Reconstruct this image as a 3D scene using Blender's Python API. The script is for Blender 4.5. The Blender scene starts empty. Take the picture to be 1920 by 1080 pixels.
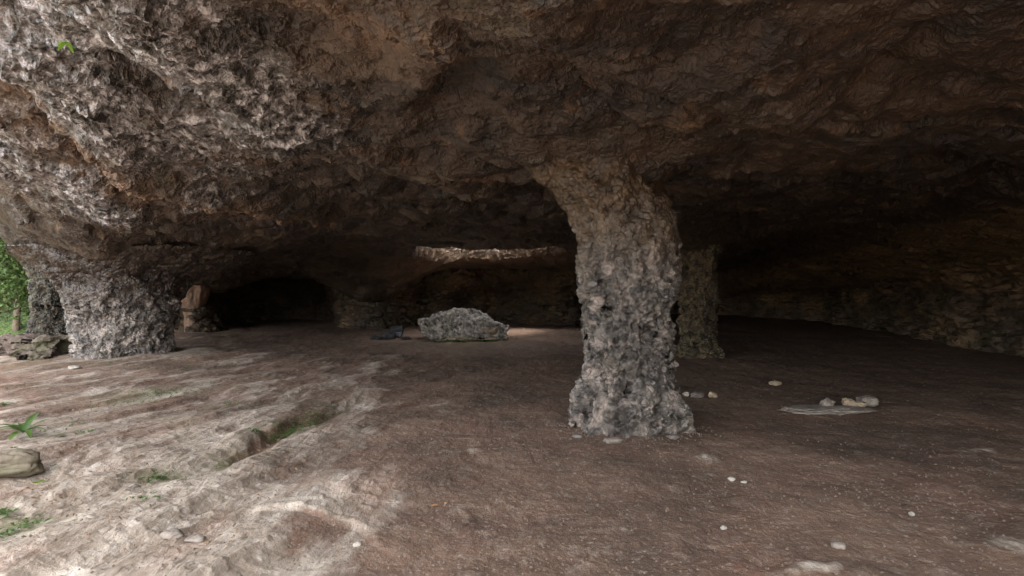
import bpy, math, random
import numpy as np
from math import radians, pi
# ------------------------------------------------------------------ camera, sky, sun, exposure
sc = bpy.context.scene
C = sc.collection
F, CX, HZ, EYE = 1067.0, 960.0, 572.0, 1.6      # focal length in px of the 1920 photo, principal column, horizon row, eye height
cam_d = bpy.data.cameras.new('camera'); cam = bpy.data.objects.new('camera', cam_d); C.objects.link(cam)
cam_d.sensor_width = 36; cam_d.lens = 36*F/1920; cam_d.clip_start = .05; cam_d.clip_end = 2000
cam.location = (0, 0, EYE); cam.rotation_euler = (radians(90)+math.atan(32/F), 0, 0)
sc.camera = cam
SUN_EL, SUN_AZ = radians(62), radians(178)      # azimuth from +Y towards +X
w = bpy.data.worlds.new('World'); sc.world = w; w.use_nodes = True
nt = w.node_tree; bg = nt.nodes['Background']
sky = nt.nodes.new('ShaderNodeTexSky'); sky.sky_type = 'NISHITA'; sky.sun_disc = False
sky.sun_elevation = SUN_EL; sky.sun_rotation = SUN_AZ; sky.air_density = 1.0; sky.dust_density = 3.0; sky.ozone_density = .6
hs = nt.nodes.new('ShaderNodeHueSaturation'); hs.inputs['Saturation'].default_value = .22     # thin overcast: whiter than the clear sky
nt.links.new(sky.outputs[0], hs.inputs['Color']); nt.links.new(hs.outputs[0], bg.inputs[0]); bg.inputs[1].default_value = 0.12
sd = bpy.data.lights.new('sun', 'SUN'); so = bpy.data.objects.new('sun', sd); C.objects.link(so)
sd.energy = .6; sd.angle = radians(12); sd.color = (1, .95, .87)
dx, dy, dz = math.sin(SUN_AZ)*math.cos(SUN_EL), math.cos(SUN_AZ)*math.cos(SUN_EL), math.sin(SUN_EL)
from mathutils import Vector
so.rotation_euler = Vector((dx, dy, dz)).to_track_quat('Z', 'Y').to_euler()
sc.view_settings.view_transform = 'Standard'; sc.view_settings.look = 'None'
sc.view_settings.exposure = 3.35; sc.view_settings.gamma = 1.0; sc.view_settings.use_curve_mapping = False
sc.cycles.max_bounces = 8; sc.cycles.diffuse_bounces = 4; sc.cycles.glossy_bounces = 3
sc.cycles.use_denoising = True; sc.cycles.sample_clamp_indirect = 6
sc.cycles.caustics_reflective = False; sc.cycles.caustics_refractive = False
random.seed(4); RNG = np.random.RandomState(7)

# ------------------------------------------------------------------ numpy noise
PERM = np.concatenate([RNG.permutation(256)]*3).astype(np.int32)
GR = RNG.normal(size=(256, 3)).astype(np.float32); GR /= np.linalg.norm(GR, axis=1, keepdims=True)
def pn(x, y, z=0.0):
    x, y, z = np.broadcast_arrays(np.float32(x), np.float32(y), np.float32(z))
    xi, yi, zi = np.floor(x).astype(np.int32), np.floor(y).astype(np.int32), np.floor(z).astype(np.int32)
    fx, fy, fz = x-xi, y-yi, z-zi
    u, v, t = [f*f*f*(f*(f*6-15)+10) for f in (fx, fy, fz)]
    out = 0
    for a in (0, 1):
        pa = PERM[(xi+a) & 255]; wa = u if a else 1-u
        for b in (0, 1):
            pb = PERM[pa+((yi+b) & 255)]; wb = v if b else 1-v
            for c in (0, 1):
                g = GR[PERM[pb+((zi+c) & 255)] & 255]; wc = t if c else 1-t
                out = out+wa*wb*wc*(g[..., 0]*(fx-a)+g[..., 1]*(fy-b)+g[..., 2]*(fz-c))
    return out*1.5
def fbm(x, y, z=0.0, o=4, g=.5):
    s, a, f = 0, 1.0, 1.0
    for i in range(o):
        s = s+a*pn(x*f+i*7.3, y*f-i*3.1, z*f+i*5.7); a *= g; f *= 2.03
    return s
def ridged(x, y, z=0.0, o=4, g=.5):
    s, a, f = 0, 1.0, 1.0
    for i in range(o):
        n = 1-np.abs(pn(x*f+i*7.3, y*f-i*3.1, z*f+i*5.7))*1.6; s = s+a*n*n; a *= g; f *= 2.07
    return s
def ss(e0, e1, x):
    t = np.clip((x-e0)/(e1-e0), 0, 1); return t*t*(3-2*t)
def gs(x, y, cx, cy, rx, ry=None, rot=0.0):
    ry = ry or rx; c, s = math.cos(rot), math.sin(rot)
    a, b = (x-cx)*c+(y-cy)*s, -(x-cx)*s+(y-cy)*c
    return np.exp(-(a/rx)**2-(b/ry)**2)
def segdist(x, y, pts, signed=False):
    best = np.full(np.shape(x), 1e9, np.float32); sign = np.ones(np.shape(x), np.float32)
    for (x0, y0), (x1, y1) in zip(pts[:-1], pts[1:]):
        ex, ey = x1-x0, y1-y0; L = ex*ex+ey*ey
        t = np.clip(((x-x0)*ex+(y-y0)*ey)/L, 0, 1)
        d = np.hypot(x-x0-t*ex, y-y0-t*ey); m = d < best
        best = np.where(m, d, best)
        if signed: sign = np.where(m, np.sign((x-x0)*ey-(y-y0)*ex), sign)
    return best*sign if signed else best
def cp(px, py, H=2.0):      # where the sight line through a photo pixel meets height H above (or below) the eye
    d = H*F/(HZ-py); return ((px-CX)/F*d, d)
def fp(px, py, z=0.0):
    return cp(px, py, z-EYE)

# ------------------------------------------------------------------ object helpers
def tag(o, label=None, cat=None, group=None, kind=None):
    if label: o['label'] = label
    if cat: o['category'] = cat
    if group: o['group'] = group
    if kind: o['kind'] = kind
    return o
def empty(name, loc=(0, 0, 0)):
    o = bpy.data.objects.new(name, None); o.location = loc; o.empty_display_size = .1; C.objects.link(o); return o
def mesh_obj(name, co, faces, mat, parent=None, attrs=None, smooth=True, loc=None):
    me = bpy.data.meshes.new(name)
    co = np.asarray(co, np.float32).reshape(-1, 3)
    if isinstance(faces, np.ndarray):
        n, k = faces.shape
        me.vertices.add(len(co)); me.vertices.foreach_set('co', co.ravel())
        me.loops.add(n*k); me.loops.foreach_set('vertex_index', faces.astype(np.int32).ravel())
        me.polygons.add(n); me.polygons.foreach_set('loop_start', np.arange(0, n*k, k, dtype=np.int32))
        me.polygons.foreach_set('loop_total', np.full(n, k, np.int32))
        me.update(calc_edges=True)
    else:
        me.from_pydata([tuple(c) for c in co.tolist()], [], faces)
    for k, v in (attrs or {}).items():
        a = me.attributes.new(k, 'FLOAT', 'POINT'); a.data.foreach_set('value', np.asarray(v, np.float32).ravel())
    me.polygons.foreach_set('use_smooth', [smooth]*len(me.polygons))
    me.materials.append(mat)
    o = bpy.data.objects.new(name, me); C.objects.link(o)
    if parent: o.parent = parent
    if loc: o.location = loc
    return o
def grid_faces(nr, nc, wrap=False, flip=False, mask=None):
    c = nc if wrap else nc-1
    i, j = np.meshgrid(np.arange(nr-1), np.arange(c), indexing='ij')
    a = i*nc+j; b = i*nc+(j+1) % nc; d = (i+1)*nc+j; e = (i+1)*nc+(j+1) % nc
    q = np.stack([a, b, e, d] if not flip else [a, d, e, b], -1).reshape(-1, 4)
    if mask is not None: q = q[mask.ravel()[q].all(1)]
    return q

# ------------------------------------------------------------------ materials
class NT:
    def __init__(s, name):
        s.m = bpy.data.materials.new(name); s.m.use_nodes = True; s.t = s.m.node_tree; s.n = s.t.nodes
        s.b = s.n['Principled BSDF']; s.out = s.n['Material Output']; s.b.inputs['Specular IOR Level'].default_value = .35
    def new(s, k, **kw):
        n = s.n.new(k)
        for a, v in kw.items(): setattr(n, a, v)
        return n
    def lk(s, a, b): s.t.links.new(a, b)
    def val(s, inp, v):
        if hasattr(v, 'is_linked') or hasattr(v, 'links'): s.lk(v, inp)
        else: inp.default_value = v
    def coord(s, k='Object'): return s.new('ShaderNodeTexCoord').outputs[k]
    def noise(s, vec, scale, detail=4, rough=.55, dist=0.0, typ='FBM'):
        n = s.new('ShaderNodeTexNoise', noise_dimensions='3D', noise_type=typ)
        if typ == 'FBM': n.normalize = True
        s.lk(vec, n.inputs['Vector']); n.inputs['Scale'].default_value = scale; n.inputs['Detail'].default_value = detail
        n.inputs['Roughness'].default_value = rough; n.inputs['Distortion'].default_value = dist
        return n.outputs['Fac']
    def voro(s, vec, scale, feature='F1', smooth=.4, out='Distance'):
        n = s.new('ShaderNodeTexVoronoi', feature=feature); s.lk(vec, n.inputs['Vector']); n.inputs['Scale'].default_value = scale
        if feature == 'SMOOTH_F1': n.inputs['Smoothness'].default_value = smooth
        return n.outputs[out]
    def math(s, op, a, b=0.0, c=0.0, clamp=False):
        n = s.new('ShaderNodeMath', operation=op, use_clamp=clamp)
        for i, v in enumerate((a, b, c)): s.val(n.inputs[i], v)
        return n.outputs[0]
    def ramp(s, f, *st):
        n = s.new('ShaderNodeValToRGB'); s.lk(f, n.inputs[0]); cr = n.color_ramp
        while len(cr.elements) < len(st): cr.elements.new(.5)
        for e, (p, c) in zip(cr.elements, st): e.position = p; e.color = (*c, 1) if len(c) == 3 else (c[0],)*3+(1,)
        return n.outputs[0]
    def mix(s, f, a, b, mode='MIX'):
        n = s.new('ShaderNodeMix', data_type='RGBA', blend_type=mode); s.val(n.inputs[0], f)
        for i, v in ((6, a), (7, b)):
            if isinstance(v, tuple): n.inputs[i].default_value = (*v, 1)
            else: s.lk(v, n.inputs[i])
        return n.outputs[2]
    def attr(s, name): return s.new('ShaderNodeAttribute', attribute_name=name).outputs['Fac']
    def warp(s, vec, scale, amt):
        n = s.new('ShaderNodeTexNoise'); s.lk(vec, n.inputs['Vector']); n.inputs['Scale'].default_value = scale; n.inputs['Detail'].default_value = 2
        v = s.new('ShaderNodeVectorMath', operation='MULTIPLY_ADD'); s.lk(n.outputs['Color'], v.inputs[0])
        v.inputs[1].default_value = (amt,)*3; s.lk(vec, v.inputs[2]); return v.outputs[0]
    def scale(s, vec, sc3):
        v = s.new('ShaderNodeVectorMath', operation='MULTIPLY'); s.lk(vec, v.inputs[0]); v.inputs[1].default_value = sc3; return v.outputs[0]
    def sep(s, vec):
        n = s.new('ShaderNodeSeparateXYZ'); s.lk(vec, n.inputs[0]); return n.outputs
    def displace(s, h, true=True):
        d = s.new('ShaderNodeDisplacement'); s.val(d.inputs['Height'], h); d.inputs['Midlevel'].default_value = 0; d.inputs['Scale'].default_value = 1
        s.lk(d.outputs[0], s.out.inputs['Displacement']); s.m.displacement_method = 'BOTH' if true else 'BUMP'
    def sum(s, *t):
        r = None
        for h, k in t:
            x = s.math('MULTIPLY', h, k); r = x if r is None else s.math('ADD', r, x)
        return r

def ceiling_mat():
    m = NT('cave_ceiling_rock'); P = m.coord(); w_ = m.attr('weather_lit'); r_ = m.attr('rust_lit')
    sq = lambda q: m.math('MULTIPLY', q, q)
    W = m.warp(m.warp(P, 1.6, .35), 7, .13)
    p1 = m.voro(W, 4.2, 'SMOOTH_F1', .15); p2 = m.voro(W, 9.5, 'SMOOTH_F1', .12); p3 = m.voro(m.warp(P, 16, .06), 22, 'F1')
    curl = m.math('ABSOLUTE', m.math('MULTIPLY_ADD', m.noise(m.warp(P, 3, .25), 7.5, 3, .55, .5), 2.0, -1.0))
    crest = m.math('SUBTRACT', 1.0, m.math('MULTIPLY', curl, 4.0), clamp=True)
    fine = m.noise(P, 30, 5, .62); mid = m.noise(P, 3.0, 5, .55, .3)
    Ps = m.scale(P, (1.0, 1.0, 1.0)); strat = m.noise(m.scale(P, (.45, 1.3, 1)), 2.2, 5, .6, .3)
    amt = m.math('MULTIPLY_ADD', m.math('MULTIPLY', w_, m.ramp(m.noise(P, .9, 4, .6), (.35, (.35,)), (.6, (1,)))), .62, .26)
    pits = m.sum((sq(p1), .12), (sq(p2), .085), (sq(p3), .035), (crest, .022))
    m.displace(m.math('ADD', m.sum((m.math('MULTIPLY', pits, amt), 1.0), (mid, .13), (strat, .13), (fine, .020)), -.165))
    base = m.ramp(m.noise(m.scale(P, (.7, 1.2, 1)), 1.1, 8, .70, .5), (.34, (.010, .008, .006)), (.45, (.036, .024, .015)), (.55, (.070, .046, .028)), (.68, (.115, .084, .055)))
    base = m.mix(m.ramp(m.noise(P, 13, 6, .7, .4), (.52, (0,)), (.68, (.5,))), base, (.15, .10, .062))
    base = m.mix(m.ramp(m.noise(m.scale(P, (.5, 1.6, 1)), .8, 5, .62, .6), (.38, (.75,)), (.52, (0,))), base, (.022, .017, .013))
    rust_lit = m.math('ADD', m.ramp(m.noise(P, 1.5, 7, .66, 1.0), (.57, (0,)), (.66, (.55,))), m.math('MULTIPLY', r_, .9), clamp=True)
    base = m.mix(rust_lit, base, m.mix(m.ramp(m.noise(P, 6, 5, .6), (.4, (0,)), (.6, (1,))), (.10, .055, .03), (.27, .16, .085)))
    base = m.mix(m.math('MULTIPLY', m.attr('ochre'), m.ramp(m.noise(P, .9, 7, .7, .5), (.38, (.15,)), (.56, (1,)))), base, (.30, .215, .12))  # ochre lightens the right brow in place of missing light
    grey = m.ramp(m.noise(P, 7, 7, .68, .3), (.42, (.022, .018, .015)), (.51, (.18, .165, .16)), (.61, (.62, .60, .62)))  # palest stop paints sky glints on the grey rock
    gm = m.math('MULTIPLY_ADD', m.noise(P, 1.05, 8, .74, .4), 7.0, -3.5)
    gm = m.math('ADD', gm, m.math('MULTIPLY_ADD', w_, 2.6, -1.55))
    gm = m.math('SUBTRACT', gm, m.math('MULTIPLY', r_, 1.6), clamp=True)
    col = m.mix(gm, base, grey)
    moss = m.ramp(m.noise(P, 1.3, 6, .65), (.58, (0,)), (.72, (1,)))
    col = m.mix(m.math('MULTIPLY', moss, .4), col, (.05, .055, .022))
    m.lk(col, m.b.inputs['Base Color'])
    m.lk(m.math('ADD', m.math('MULTIPLY_ADD', gm, -.24, .42), m.math('MULTIPLY', m.noise(P, 5, 4, .6), .22)), m.b.inputs['Roughness'])
    m.b.inputs['Specular IOR Level'].default_value = .85
    return m.m

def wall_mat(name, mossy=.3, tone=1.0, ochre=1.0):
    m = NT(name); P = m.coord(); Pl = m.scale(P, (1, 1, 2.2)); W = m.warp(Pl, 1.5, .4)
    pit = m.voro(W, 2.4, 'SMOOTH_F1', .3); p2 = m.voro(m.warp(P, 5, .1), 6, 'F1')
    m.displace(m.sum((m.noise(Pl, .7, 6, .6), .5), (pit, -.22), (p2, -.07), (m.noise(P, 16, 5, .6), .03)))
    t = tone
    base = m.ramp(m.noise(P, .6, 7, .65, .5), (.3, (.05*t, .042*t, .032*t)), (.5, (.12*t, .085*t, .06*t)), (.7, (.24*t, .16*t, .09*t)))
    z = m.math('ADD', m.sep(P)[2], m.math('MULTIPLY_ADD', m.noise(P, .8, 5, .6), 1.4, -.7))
    band = m.math('MULTIPLY', m.ramp(m.math('MULTIPLY', z, .2), (.58, (0,)), (.64, (1,))), m.ramp(m.noise(P, 1.6, 6, .65), (.42, (0,)), (.58, (1,))))
    base = m.mix(m.math('MULTIPLY', band, ochre), base, (.30, .20, .10))  # ochre beds; the colour also brightens the brow where daylight falls
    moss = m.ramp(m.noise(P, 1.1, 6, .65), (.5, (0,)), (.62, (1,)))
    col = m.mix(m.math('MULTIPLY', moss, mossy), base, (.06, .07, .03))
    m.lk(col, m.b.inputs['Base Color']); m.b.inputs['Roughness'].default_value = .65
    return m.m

def pillar_mat(name, split=None, grey=(.115, .098, .084), pale=(.36, .29, .245), brown=(.17, .115, .07), knob=1.0, mossy=.15, zn=2.4):
    m = NT(name); P = m.coord(); z = m.sep(P)[2]
    W = m.scale(m.warp(P, 3, .18), (1.15, 1.15, .7))
    k1 = m.voro(W, 3.1, 'SMOOTH_F1', .15); k2 = m.voro(m.warp(P, 7, .07), 7.5, 'SMOOTH_F1', .12); k3 = m.voro(m.warp(P, 14, .03), 17, 'F1')
    edge = m.voro(m.warp(P, 7, .07), 7.5, 'DISTANCE_TO_EDGE')
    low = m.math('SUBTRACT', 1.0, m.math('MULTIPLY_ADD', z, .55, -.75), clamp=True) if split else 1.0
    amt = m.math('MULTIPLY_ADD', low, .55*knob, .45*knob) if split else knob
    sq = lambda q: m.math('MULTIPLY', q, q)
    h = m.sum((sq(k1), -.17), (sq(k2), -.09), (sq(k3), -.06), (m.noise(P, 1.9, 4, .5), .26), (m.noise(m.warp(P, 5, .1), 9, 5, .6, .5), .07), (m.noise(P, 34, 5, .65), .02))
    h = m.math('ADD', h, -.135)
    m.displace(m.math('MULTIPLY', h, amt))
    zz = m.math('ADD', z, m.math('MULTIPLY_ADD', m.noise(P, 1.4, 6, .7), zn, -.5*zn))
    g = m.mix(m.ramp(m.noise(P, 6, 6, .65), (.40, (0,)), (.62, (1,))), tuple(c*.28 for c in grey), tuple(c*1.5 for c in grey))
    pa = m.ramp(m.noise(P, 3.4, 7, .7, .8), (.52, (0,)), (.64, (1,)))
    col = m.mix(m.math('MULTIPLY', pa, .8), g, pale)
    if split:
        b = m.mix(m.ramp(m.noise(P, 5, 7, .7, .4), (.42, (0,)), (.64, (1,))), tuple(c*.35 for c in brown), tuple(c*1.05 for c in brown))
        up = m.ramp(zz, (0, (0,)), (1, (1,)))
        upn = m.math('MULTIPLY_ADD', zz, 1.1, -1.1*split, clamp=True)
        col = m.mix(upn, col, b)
    moss = m.ramp(m.noise(P, 2.1, 6, .6), (.56, (0,)), (.66, (1,)))
    col = m.mix(m.math('MULTIPLY', moss, mossy), col, (.09, .095, .035))
    m.lk(col, m.b.inputs['Base Color']); m.b.inputs['Roughness'].default_value = .34
    m.b.inputs['Specular IOR Level'].default_value = .6
    return m.m

def floor_mat():
    m = NT('cave_floor_earth_and_rock'); P = m.coord(); r_ = m.attr('rock'); mo = m.attr('moss')
    mp = m.new('ShaderNodeMapping'); m.lk(P, mp.inputs[0]); mp.inputs['Rotation'].default_value = (0, 0, radians(16)); mp.inputs['Scale'].default_value = (1, .30, 1)
    S = mp.outputs[0]; SW = m.warp(S, 1.6, .22)          # coordinates drawn out along the layers
    lay = m.noise(SW, 2.0, 8, .58, .25); lay2 = m.noise(SW, 6.5, 6, .6, .4)
    pit = m.voro(m.warp(P, 5, .14), 8, 'SMOOTH_F1', .25); pit = m.math('MULTIPLY', pit, pit)
    crumb = m.noise(P, 24, 7, .7); lump = m.noise(P, 2.0, 5, .55); crk = m.noise(m.warp(P, 2.5, .3), 5, 5, .62, .6)
    hr = m.sum((lay, .11), (lay2, .035), (pit, .025), (crk, .028), (crumb, .012))
    hd = m.sum((lump, .05), (crumb, .020), (m.noise(P, 7, 6, .65, .3), .035), (m.noise(P, 3.6, 5, .6, .5), .05), (lay, .03))
    hr = m.math('ADD', hr, -.10); hd = m.math('ADD', hd, -.092)
    m.displace(m.math('ADD', m.math('MULTIPLY', hr, r_), m.math('MULTIPLY', hd, m.math('SUBTRACT', 1.0, r_))))
    dirt = m.ramp(m.noise(P, .55, 8, .72, .4), (.32, (.058, .039, .028)), (.46, (.108, .068, .047)), (.56, (.158, .098, .068)), (.70, (.215, .143, .102)))
    dirt = m.mix(m.ramp(m.noise(P, .9, 4, .6), (.52, (0,)), (.66, (.6,))), dirt, (.16, .085, .06))
    dirt = m.mix(m.ramp(m.noise(P, 5.5, 8, .75, .4), (.52, (0,)), (.68, (.75,))), dirt, (.25, .195, .155))
    dirt = m.mix(m.ramp(m.noise(P, 32, 5, .7), (.56, (0,)), (.68, (.8,))), dirt, (.33, .27, .22))
    dirt = m.mix(m.ramp(m.noise(P, 20, 5, .7), (.30, (.7,)), (.42, (0,))), dirt, (.05, .036, .028))
    rock = m.ramp(m.noise(S, 2.2, 8, .72, .4), (.34, (.14, .105, .078)), (.47, (.26, .21, .165)), (.60, (.42, .36, .30)), (.72, (.58, .52, .45)))
    rock = m.mix(m.ramp(m.noise(S, 1.5, 6, .6), (.52, (0,)), (.66, (.6,))), rock, (.28, .17, .125))
    rock = m.mix(m.ramp(m.noise(P, 16, 6, .72, .3), (.32, (.65,)), (.46, (0,))), rock, (.12, .088, .068))
    rock = m.mix(m.ramp(m.noise(P, 9, 6, .7, .3), (.55, (0,)), (.66, (.5,))), rock, (.60, .55, .50))
    soil = m.math('MULTIPLY_ADD', m.noise(SW, 2.0, 8, .62, .25), 8.0, -4.15)
    rm = m.math('ADD', soil, m.math('MULTIPLY_ADD', r_, 3.3, -1.35), clamp=True)
    col = m.mix(rm, dirt, rock)
    mm = m.math('MULTIPLY', mo, m.ramp(m.noise(P, 9, 6, .7), (.42, (0,)), (.55, (1,))), clamp=True)
    col = m.mix(mm, col, (.085, .10, .035))
    m.lk(col, m.b.inputs['Base Color'])
    m.lk(m.math('MULTIPLY_ADD', rm, -.18, .80), m.b.inputs['Roughness'])
    return m.m

def stone_mat(name, a, b, rough=.75, scale=6, disp=0.0, moss=0.0):
    m = NT(name); P = m.coord()
    col = m.mix(m.ramp(m.noise(P, scale, 7, .65, .3), (.35, (0,)), (.65, (1,))), a, b)
    if moss: col = m.mix(m.ramp(m.noise(P, scale*.6, 6, .6), (.5, (0,)), (.62, (moss,))), col, (.06, .085, .025))
    m.lk(col, m.b.inputs['Base Color']); m.b.inputs['Roughness'].default_value = rough
    h = m.noise(P, scale*3, 6, .65)
    if disp:
        k1 = m.voro(m.warp(P, 1.6, .35), 2.0, 'SMOOTH_F1', .2); k2 = m.voro(m.warp(P, 4, .12), 5, 'F1')
        m.displace(m.sum((k1, -.55*disp), (k2, -.28*disp), (h, .10*disp), (m.noise(P, 1.2, 4, .5), .5*disp)))
    else: m.displace(m.math('MULTIPLY', h, .012), True)
    return m.m
def leaf_mat(name, a, b, trans=.35):
    m = NT(name); P = m.coord()
    col = m.mix(m.ramp(m.noise(P, 1.5, 5, .7), (.35, (0,)), (.65, (1,))), a, b)
    m.lk(col, m.b.inputs['Base Color']); m.b.inputs['Roughness'].default_value = .5
    tr = m.new('ShaderNodeBsdfTranslucent'); m.lk(col, tr.inputs[0]); mx = m.new('ShaderNodeMixShader'); mx.inputs[0].default_value = trans
    m.lk(m.b.outputs[0], mx.inputs[1]); m.lk(tr.outputs[0], mx.inputs[2]); m.lk(mx.outputs[0], m.out.inputs[0])
    return m.m

M_CEIL = ceiling_mat(); M_FLOOR = floor_mat()
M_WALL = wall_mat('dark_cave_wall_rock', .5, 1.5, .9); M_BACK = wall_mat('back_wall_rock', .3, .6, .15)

# ------------------------------------------------------------------ layout of the cave
MOUTH = [(-40, 38), (-25, 29), (-19.8, 22.6), (-17.2, 16.8), (-12.4, 11.3), (-7.5, 6), (-4.2, 2.0), (-1.6, -.6), (6, -3.0), (22, -4.5)]
PC = (1.52, 7.45)          # middle pillar
PL = (-10.55, 15.6)        # left pillar
PR = (5.35, 16.7)          # dark pillar behind the middle one
SKY1 = (-1.0, 21.6)        # roof opening above the boulder
ADDED_SKY2 = (-14.4, 23.0)       # unseen roof opening added behind the left pillar to light the post
def mouth_s(x, y):         # metres inside the drip line (negative outside)
    return -segdist(x, y, MOUTH, True)
def ceil_H(x, y, top=False):
    s = mouth_s(x, y)
    wob = fbm(x*.22, y*.22, 3.3, 3)
    H = 2.02+.16*fbm(x*.25+9, y*.25, 1.0, 3)
    near = 1-ss(7, 15, np.hypot(x+4, y-6))             # big swells of rock near the left mouth
    H = H+near*(.27*fbm(x*.42+3, y*.42+1, 2.0, 4)+.10*(ridged(x*.8, y*.8, .3, 3)-1.2))
    H = H+.06*fbm(x*.9, y*.9, 5, 4)
    band = (fbm(x*.10+2, y*.30, 6, 4)*3.2) % 1.0          # thin beds that break off one after another
    H = H+.19*(ss(0, .12, band)-band)*ss(3, 8, y)
    rx = ss(-4.0, 0.5, x)*ss(6, 3, y)+ss(0, 3, x); rx = np.clip(rx, 0, 1)
    H = H+2.6*(1-ss(-1.5, (4.6+1.2*wob)*(1-rx)+(1.9+.3*wob)*rx, s))**1.7        # roof lifts to the mouth
    H = H+.20*(1-ss(1.0, 5.0, np.hypot(x-5, y+0)))      # higher over the right foreground
    # long ledge that runs away from the viewer, rock beyond it scooped out
    L = [cp(-40, 170, 2.25), cp(80, 235, 2.2), cp(210, 305, 2.15), cp(330, 335, 2.1), cp(440, 360, 2.05), cp(610, 410, 2.0)]
    dl = segdist(x, y, L, True)+.10*fbm(x*1.3, y*1.3, 8, 3)
    along = 1-ss(13.5, 17, np.hypot(x, y))
    H = H+along*(.75*np.where(dl < 0, np.exp(dl/.8), 0)*ss(0, -.22, dl)-.30*np.exp(-((dl-.25)/.5)**2))
    a, b = cp(245, 330, 2.15); H = H+.95*gs(x, y, a, b, .5, 1.1, -.4); rust_lit = gs(x, y, a, b, 1.0, 1.9, -.3)+along*np.exp(-(dl/.28)**2)*.7
    a, b = cp(680, 15, 2.2); rust_lit = rust_lit+.9*gs(x, y, a, b, .5, .5)
    a, b = cp(430, 290, 2.1); rust_lit = rust_lit+.6*gs(x, y, a, b, .5, .5)+.9*gs(x, y, *cp(560, 405, 2.0), .7, .35)+.8*gs(x, y, *cp(895, 322, 2.0), .35, .22)
    a, b = cp(300, 150, 2.3); H = H+.6*gs(x, y, a, b, .75, .5); dark = gs(x, y, a, b, .8, .5)
    a, b = cp(450, 190, 2.1); H = H-.42*gs(x, y, a, b, .8, .9)
    a, b = cp(150, 190, 2.1); H = H-.38*gs(x, y, a, b, .6, .8)
    a, b = cp(95, 350, 2.1); H = H-.35*gs(x, y, a, b, 1.3, 1.6)
    a, b = cp(290, 385, 2.0); H = H-.30*gs(x, y, a, b, 1.1, 1.3)
    a, b = cp(80, 440, 1.9); H = H-.22*gs(x, y, a, b, 1.2, 2.2)
    a, b = cp(780, 130, 2.1); H = H-.22*gs(x, y, a, b, .22, 1.2, .3)
    a, b = cp(860, 170, 2.1); H = H+.22*gs(x, y, a, b, .35, .8, .3)
    a, b = cp(560, 60, 2.1); H = H+.22*gs(x, y, a, b, .5, .5)
    # hollow and seam in the right part of the roof
    a, b = cp(1690, 135, 2.1); H = H+.32*gs(x, y, a, b, .65, .30, .25)
    S = [cp(1420, 260), cp(1540, 205), cp(1640, 160), cp(1760, 90)]
    H = H+.12*np.exp(-(segdist(x, y, S)/.16)**2)
    # crease between roof and right wall, then a lower brow
    R = [(6.2, 8.0), (8.2, 9.4), (9.5, 13), (9.8, 17.5), (10, 24)]
    dr = segdist(x, y, R, True)
    rust_lit = rust_lit+.1*ss(.5, 3, dr)*ss(7, 10, y)  # rust tint shares in lightening the brow
    lit_och = .9*ss(.3, 2, dr)*ss(7, 10, y)  # brow lightened by colour where little light reaches
    H = H+.25*np.exp(-(dr/.30)**2)*ss(6, 9, y)-.80*ss(.1, 5.0, dr)*ss(6.5, 9.5, y)*ss(6, 8, x)
    # holes beside the top of the middle pillar
    H = H+.30*gs(x, y, PC[0]-1.45, PC[1]+.35, .38)
    # flares to the pillars
    for (qx, qy), k, r in ((PC, .38, 1.45), (PR, .5, 1.9), ((-6.2, 25.7), 1.35, 2.2), ((-13.2, 24.6), 1.0, 2.0), ((4.5, 29.5), 1.0, 3.2), (PL, 1.35, 3.4), ((-17.6, 21), .35, 2.0)):
        H = H-k*np.exp(-(np.hypot(x-qx, y-qy)/r)**2)
    # the back of the cave comes down, lowest over the left cavern
    H = H-.42*ss(18, 25, y)*ss(-2.0, -6.5, x)-.22*ss(22, 26, y)
    H = H-.25*ss(17, 22, y)*ss(2, 5, x)
    H = H-.13*gs(x, y, SKY1[0], 18.7, 3.5, .8)
    # roof opening and the added light hole: shafts that go straight up
    e1 = np.hypot((x-SKY1[0])/3.1, (y-SKY1[1])/2.55)+.13*fbm(x*.9, y*.9, 2, 4)
    e2 = np.hypot(x-ADDED_SKY2[0], y-ADDED_SKY2[1])/.85
    far = ss(21.6, 23.6, y); rust_lit = rust_lit+.4*far*ss(1.7, 1.2, e1)  # rust tint also brightens the daylit far rim
    H = H+2.6*ss(1.03, .86, e1)+3.6*ss(1.15, .75, e2)
    keep = (s > -1.2) & (e1 > .875) & (e2 > .8)
    weather_lit = (1-ss(2.6, 8.0, s+1.2*wob))*(1-ss(10, 15, y)*.75)*(1-.8*rx)  # grey weathering, its reach also painted to the daylit part of the roof
    weather_lit = np.maximum(weather_lit, .8*gs(x, y, *cp(830, 20, 2.1), .5, .35))  # small patch of light put into the grey
    weather_lit = np.maximum(weather_lit, .15*ss(1.5, 1.0, e1))
    weather_lit = weather_lit+.45*gs(x, y, *cp(450, 170, 2.1), .9, 1.1)+.35*gs(x, y, *cp(150, 200, 2.1), .9, 1.0)-.75*gs(x, y, *cp(760, 150, 2.1), 1.0, 1.3)-.5*gs(x, y, *cp(330, 110, 2.3), .6, .5)  # lit bulges painted paler, dim rock beside them darker
    weather_lit = weather_lit-.6*dark-.5*gs(x, y, PL[0], PL[1]-1, 4.2, 4.2)
    if top: keep = (s > -1.2) & (e1 > .72) & (e2 > .8)  # hilltop hole kept narrower than the shaft to cut the daylight
    return H, keep, np.clip(weather_lit, 0, 1), np.clip(rust_lit, 0, 1), np.clip(lit_och, 0, 1)

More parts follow.
